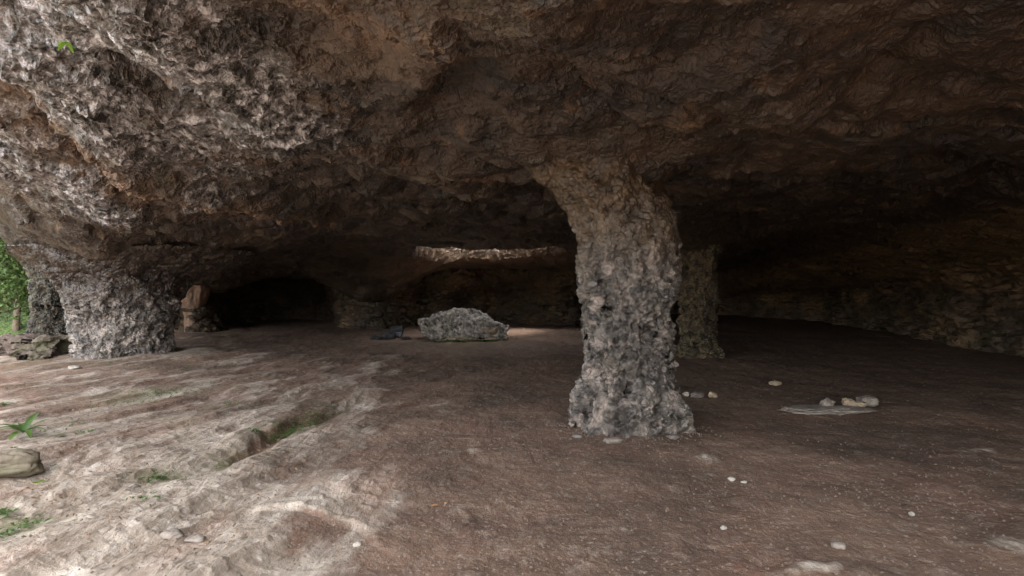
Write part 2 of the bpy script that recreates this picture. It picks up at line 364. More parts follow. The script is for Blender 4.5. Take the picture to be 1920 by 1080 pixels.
TROUGH = [fp(250, 905, .08), fp(390, 868, .08), fp(455, 835, .08), fp(500, 806, .08), fp(560, 778, .08), fp(640, 762, .06), fp(720, 735, 0)]
SLAB = [fp(470, 968), fp(560, 966), fp(620, 978), fp(665, 985), fp(700, 1010), fp(735, 1030), fp(775, 1034), fp(800, 1020)]
def floor_z(x, y):
    rr = np.hypot(x, y)
    z = .045*np.clip(y-14, 0, 30)*ss(-22, -15, x)
    z = z+.035*fbm(x*.3, y*.3, 4, 3)*ss(2, 8, rr)+.018*fbm(x*1.7, y*1.7, 2, 3)+.035*fbm(x*.7+4, y*.7, 12, 3)
    u = (x-.29*y)/1.041; v = (y+.29*x)/1.041
    wu = u+.35*fbm(x*.5, y*.28, 7, 3)
    edge = -1.35-.035*y*ss(6, 14, y)-.055*y
    rock = ss(.55, -.55, x-edge+.55*fbm(x*.7, y*.45, 11, 4))
    rock = rock*(1-ss(13, 22, y))*(1-.50*ss(5, 12, rr))  # pale rock thinned with distance to paint the shade at the back
    lay = ridged(wu*.75, v*.12, 3, 4, .52)-1.25       # long low layers that run away from the viewer
    terr = np.abs(((wu*.85+.3*pn(v*.3, 2.2, 1)) % 1.0)-.0)
    st = ss(0, .16, 1-terr)*(1-ss(.1, 1, 1-terr))                     # stepped edges
    z = z+rock*(.045*lay+.065*st+.045*np.clip(-x-1, 0, 8))
    # trough with a steep left edge
    dt = segdist(x, y, TROUGH, True)+.13*fbm(x*1.8, y*1.8, 3, 4)
    inn = ss(.0, .10, dt)*(1-ss(.12, .34, dt)); a = ss(5.0, 6.6, y)*(1-ss(7.4, 9.3, y))
    z = z-.075*inn*a+.05*np.exp(-((dt+.16)/.2)**2)*a; rock = rock*(1-.9*inn*a)
    hx, hy = fp(585, 785, .02); hol = gs(x, y, hx, hy, .28, .55, -.2); z = z-.07*hol; rock = rock*(1-.8*hol)
    gx, gy = fp(60, 905, .0); z = z-.18*gs(x, y, gx, gy, .5, .35, .5)
    # pale slab lip near the viewer
    dsl = -segdist(x, y, SLAB, True)+.035*fbm(x*4, y*4, 1, 3)
    near = gs(x, y, -1.3, 4.75, .7, .95)
    slab = 1.2*ss(0, .05, dsl)*near; z = z+.07*ss(0, .05, dsl)*near
    rock = np.maximum(rock, .85*slab); rock = rock*(1-.25*near*ss(0, -.05, dsl)*ss(-1.2, -.2, dsl))
    # bare patches showing through the earth
    for px, py, rx, ry in ((860, 845, .30, .14), (1330, 862, .22, .2), (1440, 848, .25, .22), (1560, 771, .75, .16), (830, 760, .5, .5), (1640, 925, .5, .25),
                           (1870, 1020, .6, .2), (1640, 650, 1.2, .5), (700, 740, .6, .5), (1500, 1060, .3, .1), (1820, 850, .5, .25)):
        a, b = fp(px, py); g_ = gs(x, y, a, b, rx, ry, .15)*np.clip(1+1.1*fbm(x*2.2, y*2.2, 5, 4), 0, 1.4); rock = np.maximum(rock, .55*g_); z = z+.025*g_
    # aprons of rock round the pillars and the boulder
    for (qx, qy), r, k in ((PL, 3.2, .8), (PC, 1.1, .35), ((-1.8, 20.6), 2.2, .3), ((-12, 21), 4, .5)):
        g_ = np.exp(-(np.hypot(x-qx, y-qy)/r)**2); rock = np.maximum(rock, k*g_)
    z = z+.10*np.exp(-(np.hypot(x-PL[0], y-PL[1])/3.0)**2)+.05*np.exp(-(np.hypot(x-PC[0], y-PC[1])/1.0)**2)
    z = z+.25*gs(x, y, -12.2, 21.0, 2.5, 1.5)          # low rise behind the left pillar
    moss = .45*hol+.8*gs(x, y, *fp(430, 862, .05), .14, .3)+.8*gs(x, y, *fp(310, 893, .05), .22, .22)+.5*gs(x, y, *fp(270, 740, .1), .5, .6)+.9*gs(x, y, *fp(20, 1000, .05), .25, .3)
    moss = moss+.8*gs(x, y, -1.5, 18.9, 1.4, .5)+.35*gs(x, y, PL[0]-.5, PL[1]-2.2, 2, .7)+.3*rock*ss(.2, .6, fbm(x*.9, y*.6, 30, 3))*ss(-2, -4, x)
    out = ss(1.0, -6.0, mouth_s(x, y))                 # outside the mouth
    z = z+out*.25*fbm(x*.15, y*.15, 1, 3)*ss(8, 30, rr)
    return z, np.clip(rock, 0, 1), np.clip(moss+out*.6*ss(16, 26, rr), 0, 1)
def fz(x, y): return float(floor_z(np.array([x], np.float32), np.array([y], np.float32))[0][0])
def on_floor(px, py):      # place on the floor seen through a photo pixel
    z = 0.0
    for _ in range(12): x, y = fp(px, py, z); z = .5*z+.5*fz(x, y)
    return x, y, z

def polar(rows, ncol):
    az = np.concatenate([np.arange(-180, -46, 2.0), np.linspace(-46, 46, ncol), np.arange(48, 180.1, 2.0)])
    R, A = np.meshgrid(rows, np.radians(az), indexing='ij')
    return (R*np.sin(A)).astype(np.float32), (R*np.cos(A)).astype(np.float32), len(az)
# roof
rows = np.unique(np.concatenate([np.linspace(.05, 2.6, 14), 1/np.linspace(1/2.7, 1/34, 400), np.geomspace(2.75, 38, 240), np.array([41, 46])]))
X, Y, nc = polar(rows, 800)
H, keep, wt, ru, oc = ceil_H(X, Y)
ceiling = mesh_obj('cave_ceiling', np.stack([X, Y, H+EYE], -1), grid_faces(len(rows), nc, flip=True, mask=keep), M_CEIL, attrs={'weather_lit': wt, 'rust_lit': ru, 'ochre': oc})
tag(ceiling, 'rugged brown and grey limestone roof of the cave', kind='structure')
# hilltop that lies over the cave
rows = np.concatenate([np.linspace(.05, 18, 30), np.linspace(18.3, 26, 40), np.linspace(27, 48, 12)])
X, Y, nc = polar(rows, 220); H, keep, wt, ru, oc = ceil_H(X, Y, True)
top = mesh_obj('hilltop', np.stack([X, Y, np.maximum(H+EYE+.9, 4.7)+.4*fbm(X*.2, Y*.2, 2, 3)], -1), grid_faces(len(rows), nc, flip=False, mask=keep), M_WALL)
tag(top, 'ground on top of the cave', kind='structure')
# floor
rows = np.unique(np.concatenate([np.linspace(.05, 2.4, 8), 1/np.linspace(1/2.5, 1/34, 300), np.geomspace(2.6, 40, 190), np.geomspace(42, 400, 24)]))
X, Y, nc = polar(rows, 760)
Z, rk, mo = floor_z(X, Y)
ground = mesh_obj('ground', np.stack([X, Y, Z], -1), grid_faces(len(rows), nc, flip=False), M_FLOOR, attrs={'rock': rk, 'moss': mo})
tag(ground, 'brown earth and pale bare rock floor of the cave', kind='structure')

# walls: curtains of rock that stand on the floor and run up past the roof
def curtain(name, pts, mat, step=.09, zs=None, lean=None, seed=0, flip=False, amp=.45, brow=0.0):
    P = np.array(pts, np.float64); t = np.concatenate([[0], np.cumsum(np.hypot(*np.diff(P, axis=0).T))])
    # smooth the path
    tt = np.arange(0, t[-1], step); x = np.interp(tt, t, P[:, 0]); y = np.interp(tt, t, P[:, 1])
    k = np.hanning(int(2.2/step)); k /= k.sum(); n = len(k)//2
    xp = np.convolve(np.pad(x, n, mode='edge'), k, 'same')[n:-n]; yp = np.convolve(np.pad(y, n, mode='edge'), k, 'same')[n:-n]
    gx, gy = np.gradient(xp), np.gradient(yp); L = np.hypot(gx, gy)+1e-9; nx, ny = -gy/L, gx/L
    if flip: nx, ny = -nx, -ny
    z = np.arange(-.6, 5.0, step*.8) if zs is None else zs
    Zg, I = np.meshgrid(z, np.arange(len(xp)), indexing='ij')
    Xg, Yg = xp[I], yp[I]
    d = amp*fbm(Xg*.45+seed, Yg*.45, Zg*.7, 4)+.14*np.sin(Zg*5.2+2*fbm(Xg*.3, Yg*.3, seed, 2))*.6
    d = d+.35*ss(1.0, -.3, Zg)+brow*ss(1.9, 3.3, Zg)     # foot and brow lean inwards
    d = d-.10*np.exp(-((Zg-1.58)/.05)**2)
    Xg = Xg+nx[I]*d; Yg = Yg+ny[I]*d
    o = mesh_obj(name, np.stack([Xg, Yg, Zg+.0], -1), grid_faces(len(z), len(xp), flip=not flip), mat)
    return tag(o, kind='structure')
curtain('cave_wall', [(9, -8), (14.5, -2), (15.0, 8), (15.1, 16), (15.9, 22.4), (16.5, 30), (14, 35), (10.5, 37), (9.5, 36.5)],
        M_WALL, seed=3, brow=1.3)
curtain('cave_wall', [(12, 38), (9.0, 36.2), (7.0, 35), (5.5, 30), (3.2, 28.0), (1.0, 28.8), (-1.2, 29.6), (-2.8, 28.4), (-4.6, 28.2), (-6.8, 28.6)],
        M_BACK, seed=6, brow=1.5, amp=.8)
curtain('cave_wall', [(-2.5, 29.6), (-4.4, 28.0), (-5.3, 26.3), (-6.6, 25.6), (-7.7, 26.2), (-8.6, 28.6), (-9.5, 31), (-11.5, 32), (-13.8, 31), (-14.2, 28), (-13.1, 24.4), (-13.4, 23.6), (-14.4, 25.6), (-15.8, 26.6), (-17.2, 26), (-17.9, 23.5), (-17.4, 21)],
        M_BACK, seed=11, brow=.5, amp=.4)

# ------------------------------------------------------------------ rock pillars
def loft(prof, n, step, k0, k1, amp=.1, seed=0, dents=()):
    p = np.array(prof, float); z = np.arange(k0, k1, step)
    f = [np.interp(z, p[:, 0], p[:, i]) for i in range(1, 5)]
    kk = np.hanning(max(3, int(.22/step))); kk /= kk.sum(); m = len(kk)//2
    f = [np.convolve(np.pad(a, m, mode='edge'), kk, 'same')[m:m+len(z)] if m else a for a in f]
    th = np.linspace(0, 2*pi, n, endpoint=False)
    Zg, T = np.meshgrid(z, th, indexing='ij'); I = np.meshgrid(np.arange(len(z)), th, indexing='ij')[0]
    cx, cy, rx, ry = [a[I] for a in f]
    c, s = np.cos(T), np.sin(T)
    r = 1+amp*fbm(c*1.3+seed, s*1.3, Zg*1.1, 4)
    e = np.minimum(Zg-k0, k1-Zg); pinch = 1-.035*np.exp(-(e/.05)**2)
    X, Y = cx+rx*c*r*pinch, cy+ry*s*r*pinch
    for dx_, dz_, rad, dep in dents:
        g = np.exp(-((X-dx_)**2+(Zg-dz_)**2)/rad**2)*(s < 0); Y = Y+g*dep
    # closing caps
    co = np.stack([X, Y, Zg], -1)
    cap0 = np.stack([cx[0]+(X[0]-cx[0])*.0, cy[0]+(Y[0]-cy[0])*.0, Zg[0]], -1)[None]; cap1 = np.stack([cx[-1]*1.0, cy[-1], Zg[-1]], -1)[None]
    co = np.concatenate([cap0, co, cap1]); return co.reshape(-1, 3), len(z)+2
def pillar(name, label, loc, prof, mat, joint=1.57, n=300, step=.02, amp=.1, seed=0, dents=()):
    t = empty(name, (loc[0], loc[1], 0)); tag(t, label, 'rock pillar', 'rock pillars holding up the cave roof')
    for nm, a, b in (('lower_block', prof[0][0], joint+.04), ('upper_block', joint-.04, prof[-1][0])):
        co, nr = loft(prof, n, step, a, b, amp, seed, dents)
        mesh_obj(nm, co, grid_faces(nr, n, wrap=True), mat, t)
    return t
def row(py, xl, xr, d, cx0, dep=None, dy=0.0):   # a profile row read off the photo at distance d
    z = EYE+(HZ-py)/F*d; l, r = (xl-CX)/F*d, (xr-CX)/F*d; rx = (r-l)/2
    return (z, (l+r)/2-cx0, dy, rx, dep or rx)
d = PC[1]
prof = [row(850, 1060, 1300, d, PC[0], .78), row(815, 1060, 1300, d, PC[0], .76), row(780, 1062, 1300, d, PC[0], .74), row(735, 1068, 1288, d, PC[0], .68), row(705, 1082, 1270, d, PC[0], .62),
        row(680, 1088, 1272, d, PC[0], .62), row(650, 1084, 1272, d, PC[0], .62), row(610, 1086, 1262, d, PC[0], .60), row(580, 1092, 1262, d, PC[0], .58), row(545, 1084, 1276, d, PC[0], .62),
        row(500, 1080, 1280, d, PC[0], .64), row(460, 1076, 1282, d, PC[0], .66), row(430, 1066, 1275, d, PC[0], .66), row(400, 1054, 1262, d, PC[0], .68), row(370, 1038, 1250, d, PC[0], .72),
        row(345, 1018, 1240, d, PC[0], .74), row(320, 996, 1240, d, PC[0], .76), row(300, 962, 1250, d, PC[0], .80), row(285, 925, 1262, d, PC[0], .86), row(268, 880, 1285, d, PC[0], .92), row(245, 835, 1320, d, PC[0], 1.0)]
prof = [(p[0], p[1], p[2], p[3]*.96, p[4]*.94) for p in prof]
prof.sort()
M_PC = pillar_mat('middle_pillar_rock', split=1.95, knob=1.0)
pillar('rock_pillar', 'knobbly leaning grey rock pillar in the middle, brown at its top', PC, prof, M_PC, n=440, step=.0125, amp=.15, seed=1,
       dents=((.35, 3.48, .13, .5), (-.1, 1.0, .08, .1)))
d = PL[1]
prof = [row(720, 112, 345, d, PL[0], 1.8), row(690, 130, 330, d, PL[0], 1.65), row(672, 150, 318, d, PL[0], 1.4), row(640, 160, 314, d, PL[0], 1.2), row(610, 158, 318, d, PL[0], 1.2), row(577, 150, 324, d, PL[0], 1.35),
        row(545, 130, 332, d, PL[0], 1.5), row(520, 114, 345, d, PL[0], 1.7), row(500, 84, 405, d, PL[0], 1.9), row(470, 50, 470, d, PL[0], 2.1)]
prof.sort()
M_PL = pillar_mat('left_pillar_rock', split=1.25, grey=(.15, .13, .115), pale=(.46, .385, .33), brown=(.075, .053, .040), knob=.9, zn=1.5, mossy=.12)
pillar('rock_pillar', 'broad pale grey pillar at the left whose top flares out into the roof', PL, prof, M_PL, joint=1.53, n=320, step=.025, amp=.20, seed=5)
d = PR[1]
prof = [row(700, 1255, 1360, d, PR[0]), row(670, 1262, 1352, d, PR[0]), row(640, 1268, 1346, d, PR[0]), row(570, 1272, 1344, d, PR[0]), row(500, 1278, 1348, d, PR[0]), row(455, 1270, 1360, d, PR[0]), row(430, 1250, 1390, d, PR[0], 1), row(405, 1205, 1445, d, PR[0], 1.4)]
prof.sort()
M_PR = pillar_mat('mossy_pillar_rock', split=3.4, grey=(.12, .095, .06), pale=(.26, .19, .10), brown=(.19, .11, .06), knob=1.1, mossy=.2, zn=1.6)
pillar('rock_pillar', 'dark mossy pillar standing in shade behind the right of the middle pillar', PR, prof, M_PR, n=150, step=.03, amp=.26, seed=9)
# slender column leaning on the left pillar, the lit post and the dark masses behind it
PS = (-12.2, 15.9); d = PS[1]
prof = [row(700, 122, 182, d, PS[0]), row(680, 130, 170, d, PS[0]), row(640, 134, 165, d, PS[0]), row(600, 130, 166, d, PS[0]), row(560, 118, 164, d, PS[0]), row(520, 106, 170, d, PS[0]), row(490, 84, 190, d, PS[0])]
prof.sort()
pillar('rock_column', 'slim dark grey column pressed against the left side of the broad pillar', PS, prof, M_PL, joint=1.53, n=110, step=.03, amp=.2, seed=15)
PK = (-13.45, 24.0); d = PK[1]
prof = [row(640, 338, 374, d, PK[0]), row(620, 348, 372, d, PK[0]), row(595, 347, 373, d, PK[0]), row(580, 346, 376, d, PK[0]), row(565, 335, 384, d, PK[0]), row(550, 335, 388, d, PK[0]), row(535, 330, 392, d, PK[0])]
prof.sort()
M_PK = stone_mat('ochre_post_rock', (.27, .15, .085), (.36, .26, .20), .8, 4, .06)
pillar('rock_post', 'small ochre rock post lit in the gap beside the broad left pillar', PK, prof, M_PK, joint=1.42, n=90, step=.03, amp=.2, seed=22)
PD = (-17.3, 20.6); d = PD[1]
prof = [row(700, 55, 150, d, PD[0]), row(640, 58, 140, d, PD[0]), row(600, 64, 135, d, PD[0]), row(560, 68, 135, d, PD[0]), row(520, 62, 145, d, PD[0]), row(495, 52, 160, d, PD[0]), row(470, 35, 200, d, PD[0])]
prof.sort()
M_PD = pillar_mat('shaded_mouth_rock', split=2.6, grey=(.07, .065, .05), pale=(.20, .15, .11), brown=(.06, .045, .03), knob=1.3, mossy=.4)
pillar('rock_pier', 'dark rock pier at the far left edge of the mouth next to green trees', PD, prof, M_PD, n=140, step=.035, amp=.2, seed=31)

# ------------------------------------------------------------------ rocks and stones
def blob(name, label, loc, size, mat, n=60, seed=0, amp=.25, rot=0.0, cat='stone', group=None, prof=None, flat=0.0, parent=None, sink=.25, cut=0):
    # a lumpy rock: ellipsoid pushed by noise, underside flattened
    th = np.linspace(0, 2*pi, n*2, endpoint=False); ph = np.linspace(0, pi, n)
    Pm, T = np.meshgrid(ph, th, indexing='ij'); x, y, z = np.sin(Pm)*np.cos(T), np.sin(Pm)*np.sin(T), -np.cos(Pm)
    q = 4 if flat else 2
    if cut:
        rs = np.random.RandomState(seed); r0 = np.full(x.shape, 1.25)
        for _ in range(cut):
            v = rs.normal(size=3); v /= np.linalg.norm(v); dt_ = x*v[0]+y*v[1]+z*v[2]
            r0 = np.minimum(r0, np.where(dt_ > .05, rs.uniform(.72, .98)/np.maximum(dt_, .05), 9))
        x, y, z = x*r0, y*r0, z*r0
    if flat:
        k = 1+flat*((np.abs(x)**q+np.abs(y)**q+np.abs(z)**q)**(-1/q)-1); x, y, z = x*k, y*k, z*k
    r = 1+amp*fbm(x*1.4+seed*3.7, y*1.4, z*1.4, 4)+.35*amp*(ridged(x*2.2+seed, y*2.2, z*2.2, 3)-1.2)
    x, y, z = x*r*size[0]/2, y*r*size[1]/2, z*r
    if prof is not None: z = np.where(z > 0, z*np.interp(x/size[0]*2, *prof), z)
    z = z*size[2]/2
    c, s = math.cos(rot), math.sin(rot)
    co = np.stack([c*x-s*y, s*x+c*y, z+size[2]*(.5-sink)], -1)
    o = mesh_obj(name, co, grid_faces(n, n*2, wrap=True), mat, parent, loc=loc)
    if parent is None: tag(o, label, cat, group)
    return o
BX, BY, BZ = on_floor(866, 640)
M_B = pillar_mat('boulder_rock', split=None, grey=(.30, .27, .24), pale=(.50, .43, .37), brown=(.2, .15, .1), knob=.95, mossy=.2)
M_BL = stone_mat('boulder_ochre_rock', (.20, .14, .09), (.36, .27, .20), .7, 5, .18, moss=.5)
bt = empty('boulder', (BX, BY+.9, BZ)); tag(bt, 'big jagged grey boulder lit from above on the cave floor, mossy at its foot', 'boulder')
blob('upper_mass', None, (-.08, -.1, .16), (3.75, 2.0, 1.75), M_B, 150, 3, .16, parent=bt, sink=.34, cut=34,
     prof=([-1, -.8, -.45, -.1, .3, .7, 1], [.95, 1.0, 1.08, 1.08, .95, .68, .42]))
blob('undercut_base', None, (.15, -.1, -.10), (3.1, 1.7, .75), M_BL, 110, 8, .25, parent=bt, sink=.2, cut=24)
M_GREY = stone_mat('grey_limestone', (.15, .125, .105), (.30, .255, .215)); M_TAN = stone_mat('tan_pebble', (.27, .20, .13), (.40, .32, .22))
M_WHITE = stone_mat('white_limestone', (.26, .235, .20), (.42, .38, .33)); M_DARK = stone_mat('charred_wood', (.012, .012, .014), (.03, .03, .034), .6)
M_DULL = stone_mat('dull_stone', (.13, .11, .10), (.22, .19, .17)); M_ASH = stone_mat('pale_ash_grey', (.07, .075, .085), (.15, .155, .17), .6)
def stone(label, px, py, wpx, hr, mat, seed, dep=.8, flat=0, rot=0.0, name='stone', cat='stone', group=None, sink=.22, amp=.3, n=22):
    x, y, z = on_floor(px, py); wd = wpx/F*y
    return blob(name, label, (x, y+wd*dep*.35, z+.012+(.035 if group == G1 else 0)), (wd, wd*dep, wd*hr), mat, n, seed, amp*.7, rot, cat, group, flat=flat, sink=sink, cut=14 if n < 60 else 0)
G1 = 'stones resting on the flat slab at the right'; G2 = 'stones lying beside the foot of the middle pillar'
stone('flat grey slab of bedrock lying under the round stones at the right', 1558, 776, 165, .075, M_GREY, 40, .45, name='rock_slab', cat='rock slab', amp=.35, n=60, sink=.27)
stone('pale round stone alone on the left half of the flat slab', 1550, 767, 27, .62, M_GREY, 41, group=G1)
stone('tan rounded stone second from left in the small heap on the slab', 1594, 766, 27, .62, M_TAN, 42, group=G1)
stone('small tan stone at the front of the heap on the slab', 1613, 767, 20, .6, M_TAN, 43, group=G1)
stone('grey angular stone at the back right of the heap on the slab', 1628, 763, 32, .55, M_GREY, 44, flat=1, group=G1)
stone('tiny whitish stone touching the right edge of the middle pillar foot', 1286, 742, 11, .6, M_WHITE, 45, group=G2)
stone('dark grey stone between the tiny white one and the round brown one', 1307, 745, 24, .5, M_DULL, 46, group=G2)
stone('round brown stone farthest from the middle pillar foot in its row', 1336, 745, 16, .7, M_TAN, 47, group=G2)
stone('brown half buried stone alone on the earth behind the slab', 1456, 722, 20, .45, M_TAN, 48)
stone('flat grey flake of rock in front of the middle pillar foot', 1150, 829, 34, .22, M_GREY, 49, .5, 1, .3)
stone('thin pale chip on bare earth below the middle pillar', 1369, 899, 13, .4, M_WHITE, 50)
stone('slender pale sliver just right of the thin pale chip', 1392, 904, 10, .3, M_WHITE, 51, .4)
stone('pale angular flat stone near the bottom edge of the photo', 1566, 1024, 20, .4, M_GREY, 52, .6, 1, -.3)
stone('bright white pebble on the gravelly patch at the right', 1703, 964, 9, .5, M_WHITE, 53)
stone('white pebble on the dark earth near the bottom centre', 1352, 989, 8, .5, M_WHITE, 54)
stone('whitish flat stone at the left foot of the broad left pillar', 137, 692, 22, .3, M_WHITE, 55)
stone('pale little stone beside the lip of the near rock slab', 672, 1020, 12, .4, M_WHITE, 56)
stone('rounded pale stone set in the ledge below the near left layers', 322, 1004, 34, .4, M_GREY, 57, sink=.45)
stone('lumpy pale stone just left of the near slab lip', 372, 1012, 30, .35, M_GREY, 58, sink=.45)
stone('grey stone low in the hollow at the right wall', 1500, 592, 40, .45, M_DULL, 59, flat=1)
stone('rough squared brown stone block cut by the left edge of the photo', 5, 893, 115, .42, stone_mat('brown_block', (.075, .058, .04), (.17, .14, .10), moss=.3), 60, .45, .6, .25, 'stone_block', 'stone block', amp=.25, n=50, sink=.15)
# ledge of layered rock at the far left
M_LEDGE = stone_mat('layered_ledge_rock', (.06, .045, .035), (.16, .12, .10), .8, 3, .35, moss=.4)
for i, (px, py, ww, hh, lb) in enumerate(((30, 668, 150, .34, 'dark layered rock ledge in front of the trees at far left'), (100, 662, 110, .30, 'dark low rock lying between the far left ledge and the broad pillar'),
                                           (60, 676, 60, .25, 'small brown rock in front of the far left ledge'))):
    stone(lb, px, py, ww, hh, M_LEDGE, 70+i, .6, 1, .1*i, 'rock_ledge' if i < 2 else 'rock', 'rock', amp=.3, n=60)
# remains of a fire left of the boulder
G3 = 'charred remains of a fire left of the boulder'
def log(label, px, py, lpx, rad, rot, mat, dz=0.0):
    x, y, z = on_floor(px, py); L = lpx/F*y; n = 24; m = 14
    t = np.linspace(-.5, .5, m); th = np.linspace(0, 2*pi, n, endpoint=False); Tm, A = np.meshgrid(t, th, indexing='ij')
    r = rad*(1+.25*fbm(Tm*5, np.cos(A), np.sin(A)+px, 3))*np.where((Tm < -.49) | (Tm > .49), .02, 1)
    co = np.stack([Tm*L*math.cos(rot), Tm*L*math.sin(rot)+r*np.cos(A), r*np.sin(A)+rad*.8+dz], -1)
    tag(mesh_obj('charred_log', co, grid_faces(m, n, wrap=True), mat, loc=(x, y, z)), label, 'log', G3)
log('short black charred log lying at the left of the fire remains', 729, 636, 28, .15, .15, M_DARK)
log('pale grey ashy log in the middle of the fire remains', 744, 634, 22, .10, -.25, M_ASH, .05)
log('black charred log standing highest at the right of the fire remains', 744, 631, 24, .17, .1, M_DARK, .08)
stone('flat dark cinder at the left end of the fire remains', 704, 637, 22, .3, M_DARK, 80, cat='cinder', name='cinder', group=G3)
stone('low dark cinder between the fire remains and the boulder', 762, 637, 20, .3, M_DARK, 81, cat='cinder', name='cinder', group=G3)

# ------------------------------------------------------------------ plants
M_FERN = leaf_mat('fern_green', (.04, .085, .02), (.10, .16, .04)); M_LIME = leaf_mat('young_leaf_green', (.16, .34, .03), (.28, .48, .06))
M_TREE = [leaf_mat('tree_leaf', (.05, .10, .025), (.15, .22, .07)), leaf_mat('tree_leaf_dark', (.03, .08, .03), (.07, .14, .05))]
M_BARK = stone_mat('bark', (.10, .075, .055), (.17, .13, .10))
def leaf_strip(L, wd, az, rise, droop, curl=.15, n=9):
    co, fa = [], []
    for i in range(n+1):
        t = i/n; r = L*t; h = L*(rise*t-droop*t*t); ww = wd*math.sin(pi*min(1, .08+t*.92))**.7*(1-.15*t)
        for s_ in (-1, 0, 1):
            px_, py_ = r, s_*ww/2; co.append((px_*math.cos(az)-py_*math.sin(az), px_*math.sin(az)+py_*math.cos(az), h+abs(s_)*ww*curl))
    for i in range(n):
        for s_ in (0, 1): a = i*3+s_; fa.append((a, a+1, a+4, a+3))
    return co, fa
def rosette(name, label, loc, leaves, mat, cat='plant'):
    t = empty(name, loc); tag(t, label, cat)
    for L, wd, az, ri, dr in leaves:
        co, fa = leaf_strip(L, wd, az, ri, dr); mesh_obj('leaf', co, fa, mat, t)
    return t
x, y, z = on_floor(50, 818)
rosette('fern', 'bright green fern tuft growing on white rock at the left edge', (x, y, z+.05), [(random.uniform(.22, .34), random.uniform(.055, .08), a+random.uniform(-.2, .2), random.uniform(.5, 1.1), random.uniform(.4, .9)) for a in np.linspace(0, 2*pi, 11, endpoint=False)], M_FERN)
x, y, z = on_floor(112, 818)
rosette('plant', 'tiny green sprig just right of the fern tuft', (x, y, z), [(.10, .035, a, .4, .3) for a in (.1, .9, 2.6, 3.4)], M_FERN)
x, y, z = on_floor(12, 758)
rosette('plant', 'small dark green plant on the rock crest at the left edge', (x, y, z), [(.14, .04, a, .7, .6) for a in (.2, 1.3, 2.5, 3.5, 5)], M_FERN)
x, y, z = on_floor(82, 902)
rosette('plant', 'small yellow green seedling in the leafy crack at left', (x, y, z), [(.06, .03, a, .5, .4) for a in (.3, 1.7, 3.3, 4.6)], M_LIME)
# sprout hanging from the roof
hx, hy = cp(112, 52, 2.3)
for _ in range(8):
    Hh = float(ceil_H(np.array([hx], np.float32), np.array([hy], np.float32))[0][0]); hx, hy = cp(112, 52, Hh)
t = rosette('sprout', 'lime green sprout hanging from the rock roof at upper left', (hx, hy, EYE+Hh-.10), [(.09, .045, a, -.3, .5) for a in (.1, 1.5, 2.9, 4.6, 5.6)], M_LIME)

def scatter_tufts(name, label, spots, per, mat, L=.05, kind='stuff'):
    co, fa = [], []
    for (px, py, rx, ry, n) in spots:
        cx_, cy_, _ = on_floor(px, py)
        xs = cx_+np.array([random.gauss(0, rx) for _ in range(n)]); ys = cy_+np.array([random.gauss(0, ry) for _ in range(n)])
        zs = floor_z(xs.astype(np.float32), ys.astype(np.float32))[0]
        for a, b, c in zip(xs, ys, zs):
            for _ in range(per):
                az = random.uniform(0, 6.28); l = L*random.uniform(.5, 1.4); wd = l*random.uniform(.3, .6); k = len(co)
                ex, ey = math.cos(az)*l, math.sin(az)*l; sx, sy = -math.sin(az)*wd/2, math.cos(az)*wd/2; up = random.uniform(.3, 1)*l
                o_ = .02
                co += [(a, b, c+o_), (a+ex*.5+sx, b+ey*.5+sy, c+o_+up*.6), (a+ex, b+ey, c+o_+up*.5), (a+ex*.5-sx, b+ey*.5-sy, c+o_+up*.6)]; fa.append((k, k+1, k+2, k+3))
    o = mesh_obj(name, co, fa, mat, smooth=False); tag(o, label, kind=kind)
scatter_tufts('moss', 'low green moss and weeds in the hollows of the rock floor', [(585, 782, .14, .3, 70), (545, 815, .12, .12, 90), (500, 822, .08, .1, 40), (305, 896, .07, .10, 30), (275, 936, .05, .05, 14), (120, 800, .1, .2, 20),
    (25, 1000, .06, .12, 45), (15, 965, .05, .06, 30), (320, 738, .3, .15, 80), (60, 868, .1, .06, 30), (250, 755, .3, .2, 50), (330, 690, .6, .3, 60), (170, 812, .05, .05, 15), (420, 760, .2, .2, 30)], 3, M_FERN, .035)
scatter_tufts('moss', 'deep green moss along the foot of the boulder', [(900, 640, .45, .12, 420), (840, 641, .4, .1, 150), (935, 636, .2, .1, 120)], 3, leaf_mat('deep_moss', (.03, .06, .01), (.07, .12, .02)), .07)
scatter_tufts('leaf_litter', 'dry brown leaves and crumbs in the cracks of the rock floor', [(60, 920, .35, .12, 120), (250, 880, .3, .3, 70), (170, 770, .5, .6, 80), (520, 810, .2, .3, 60), (820, 948, .12, .05, 14), (420, 900, .5, .5, 80), (230, 1010, .5, .25, 90)], 1,
              stone_mat('dry_leaf', (.10, .065, .04), (.26, .17, .10)), .035)
# fallen leaves one can pick out
for lb, px, py, L, cl in (('curled dark leaf lying on earth at lower right', 1683, 950, .07, (.05, .035, .025)), ('orange brown dead leaf on the earth at lower centre', 810, 950, .06, (.30, .15, .07)), ('small brown leaf on the earth above the near slab', 610, 937, .045, (.10, .07, .05))):
    x, y, z = on_floor(px, py); co, fa = leaf_strip(L, L*.45, .3, .25, .2, .3); o = mesh_obj('fallen_leaf', co, fa, stone_mat('leaf_brown', cl, tuple(c*1.5 for c in cl)), loc=(x, y, z+.025)); tag(o, lb, 'leaf')
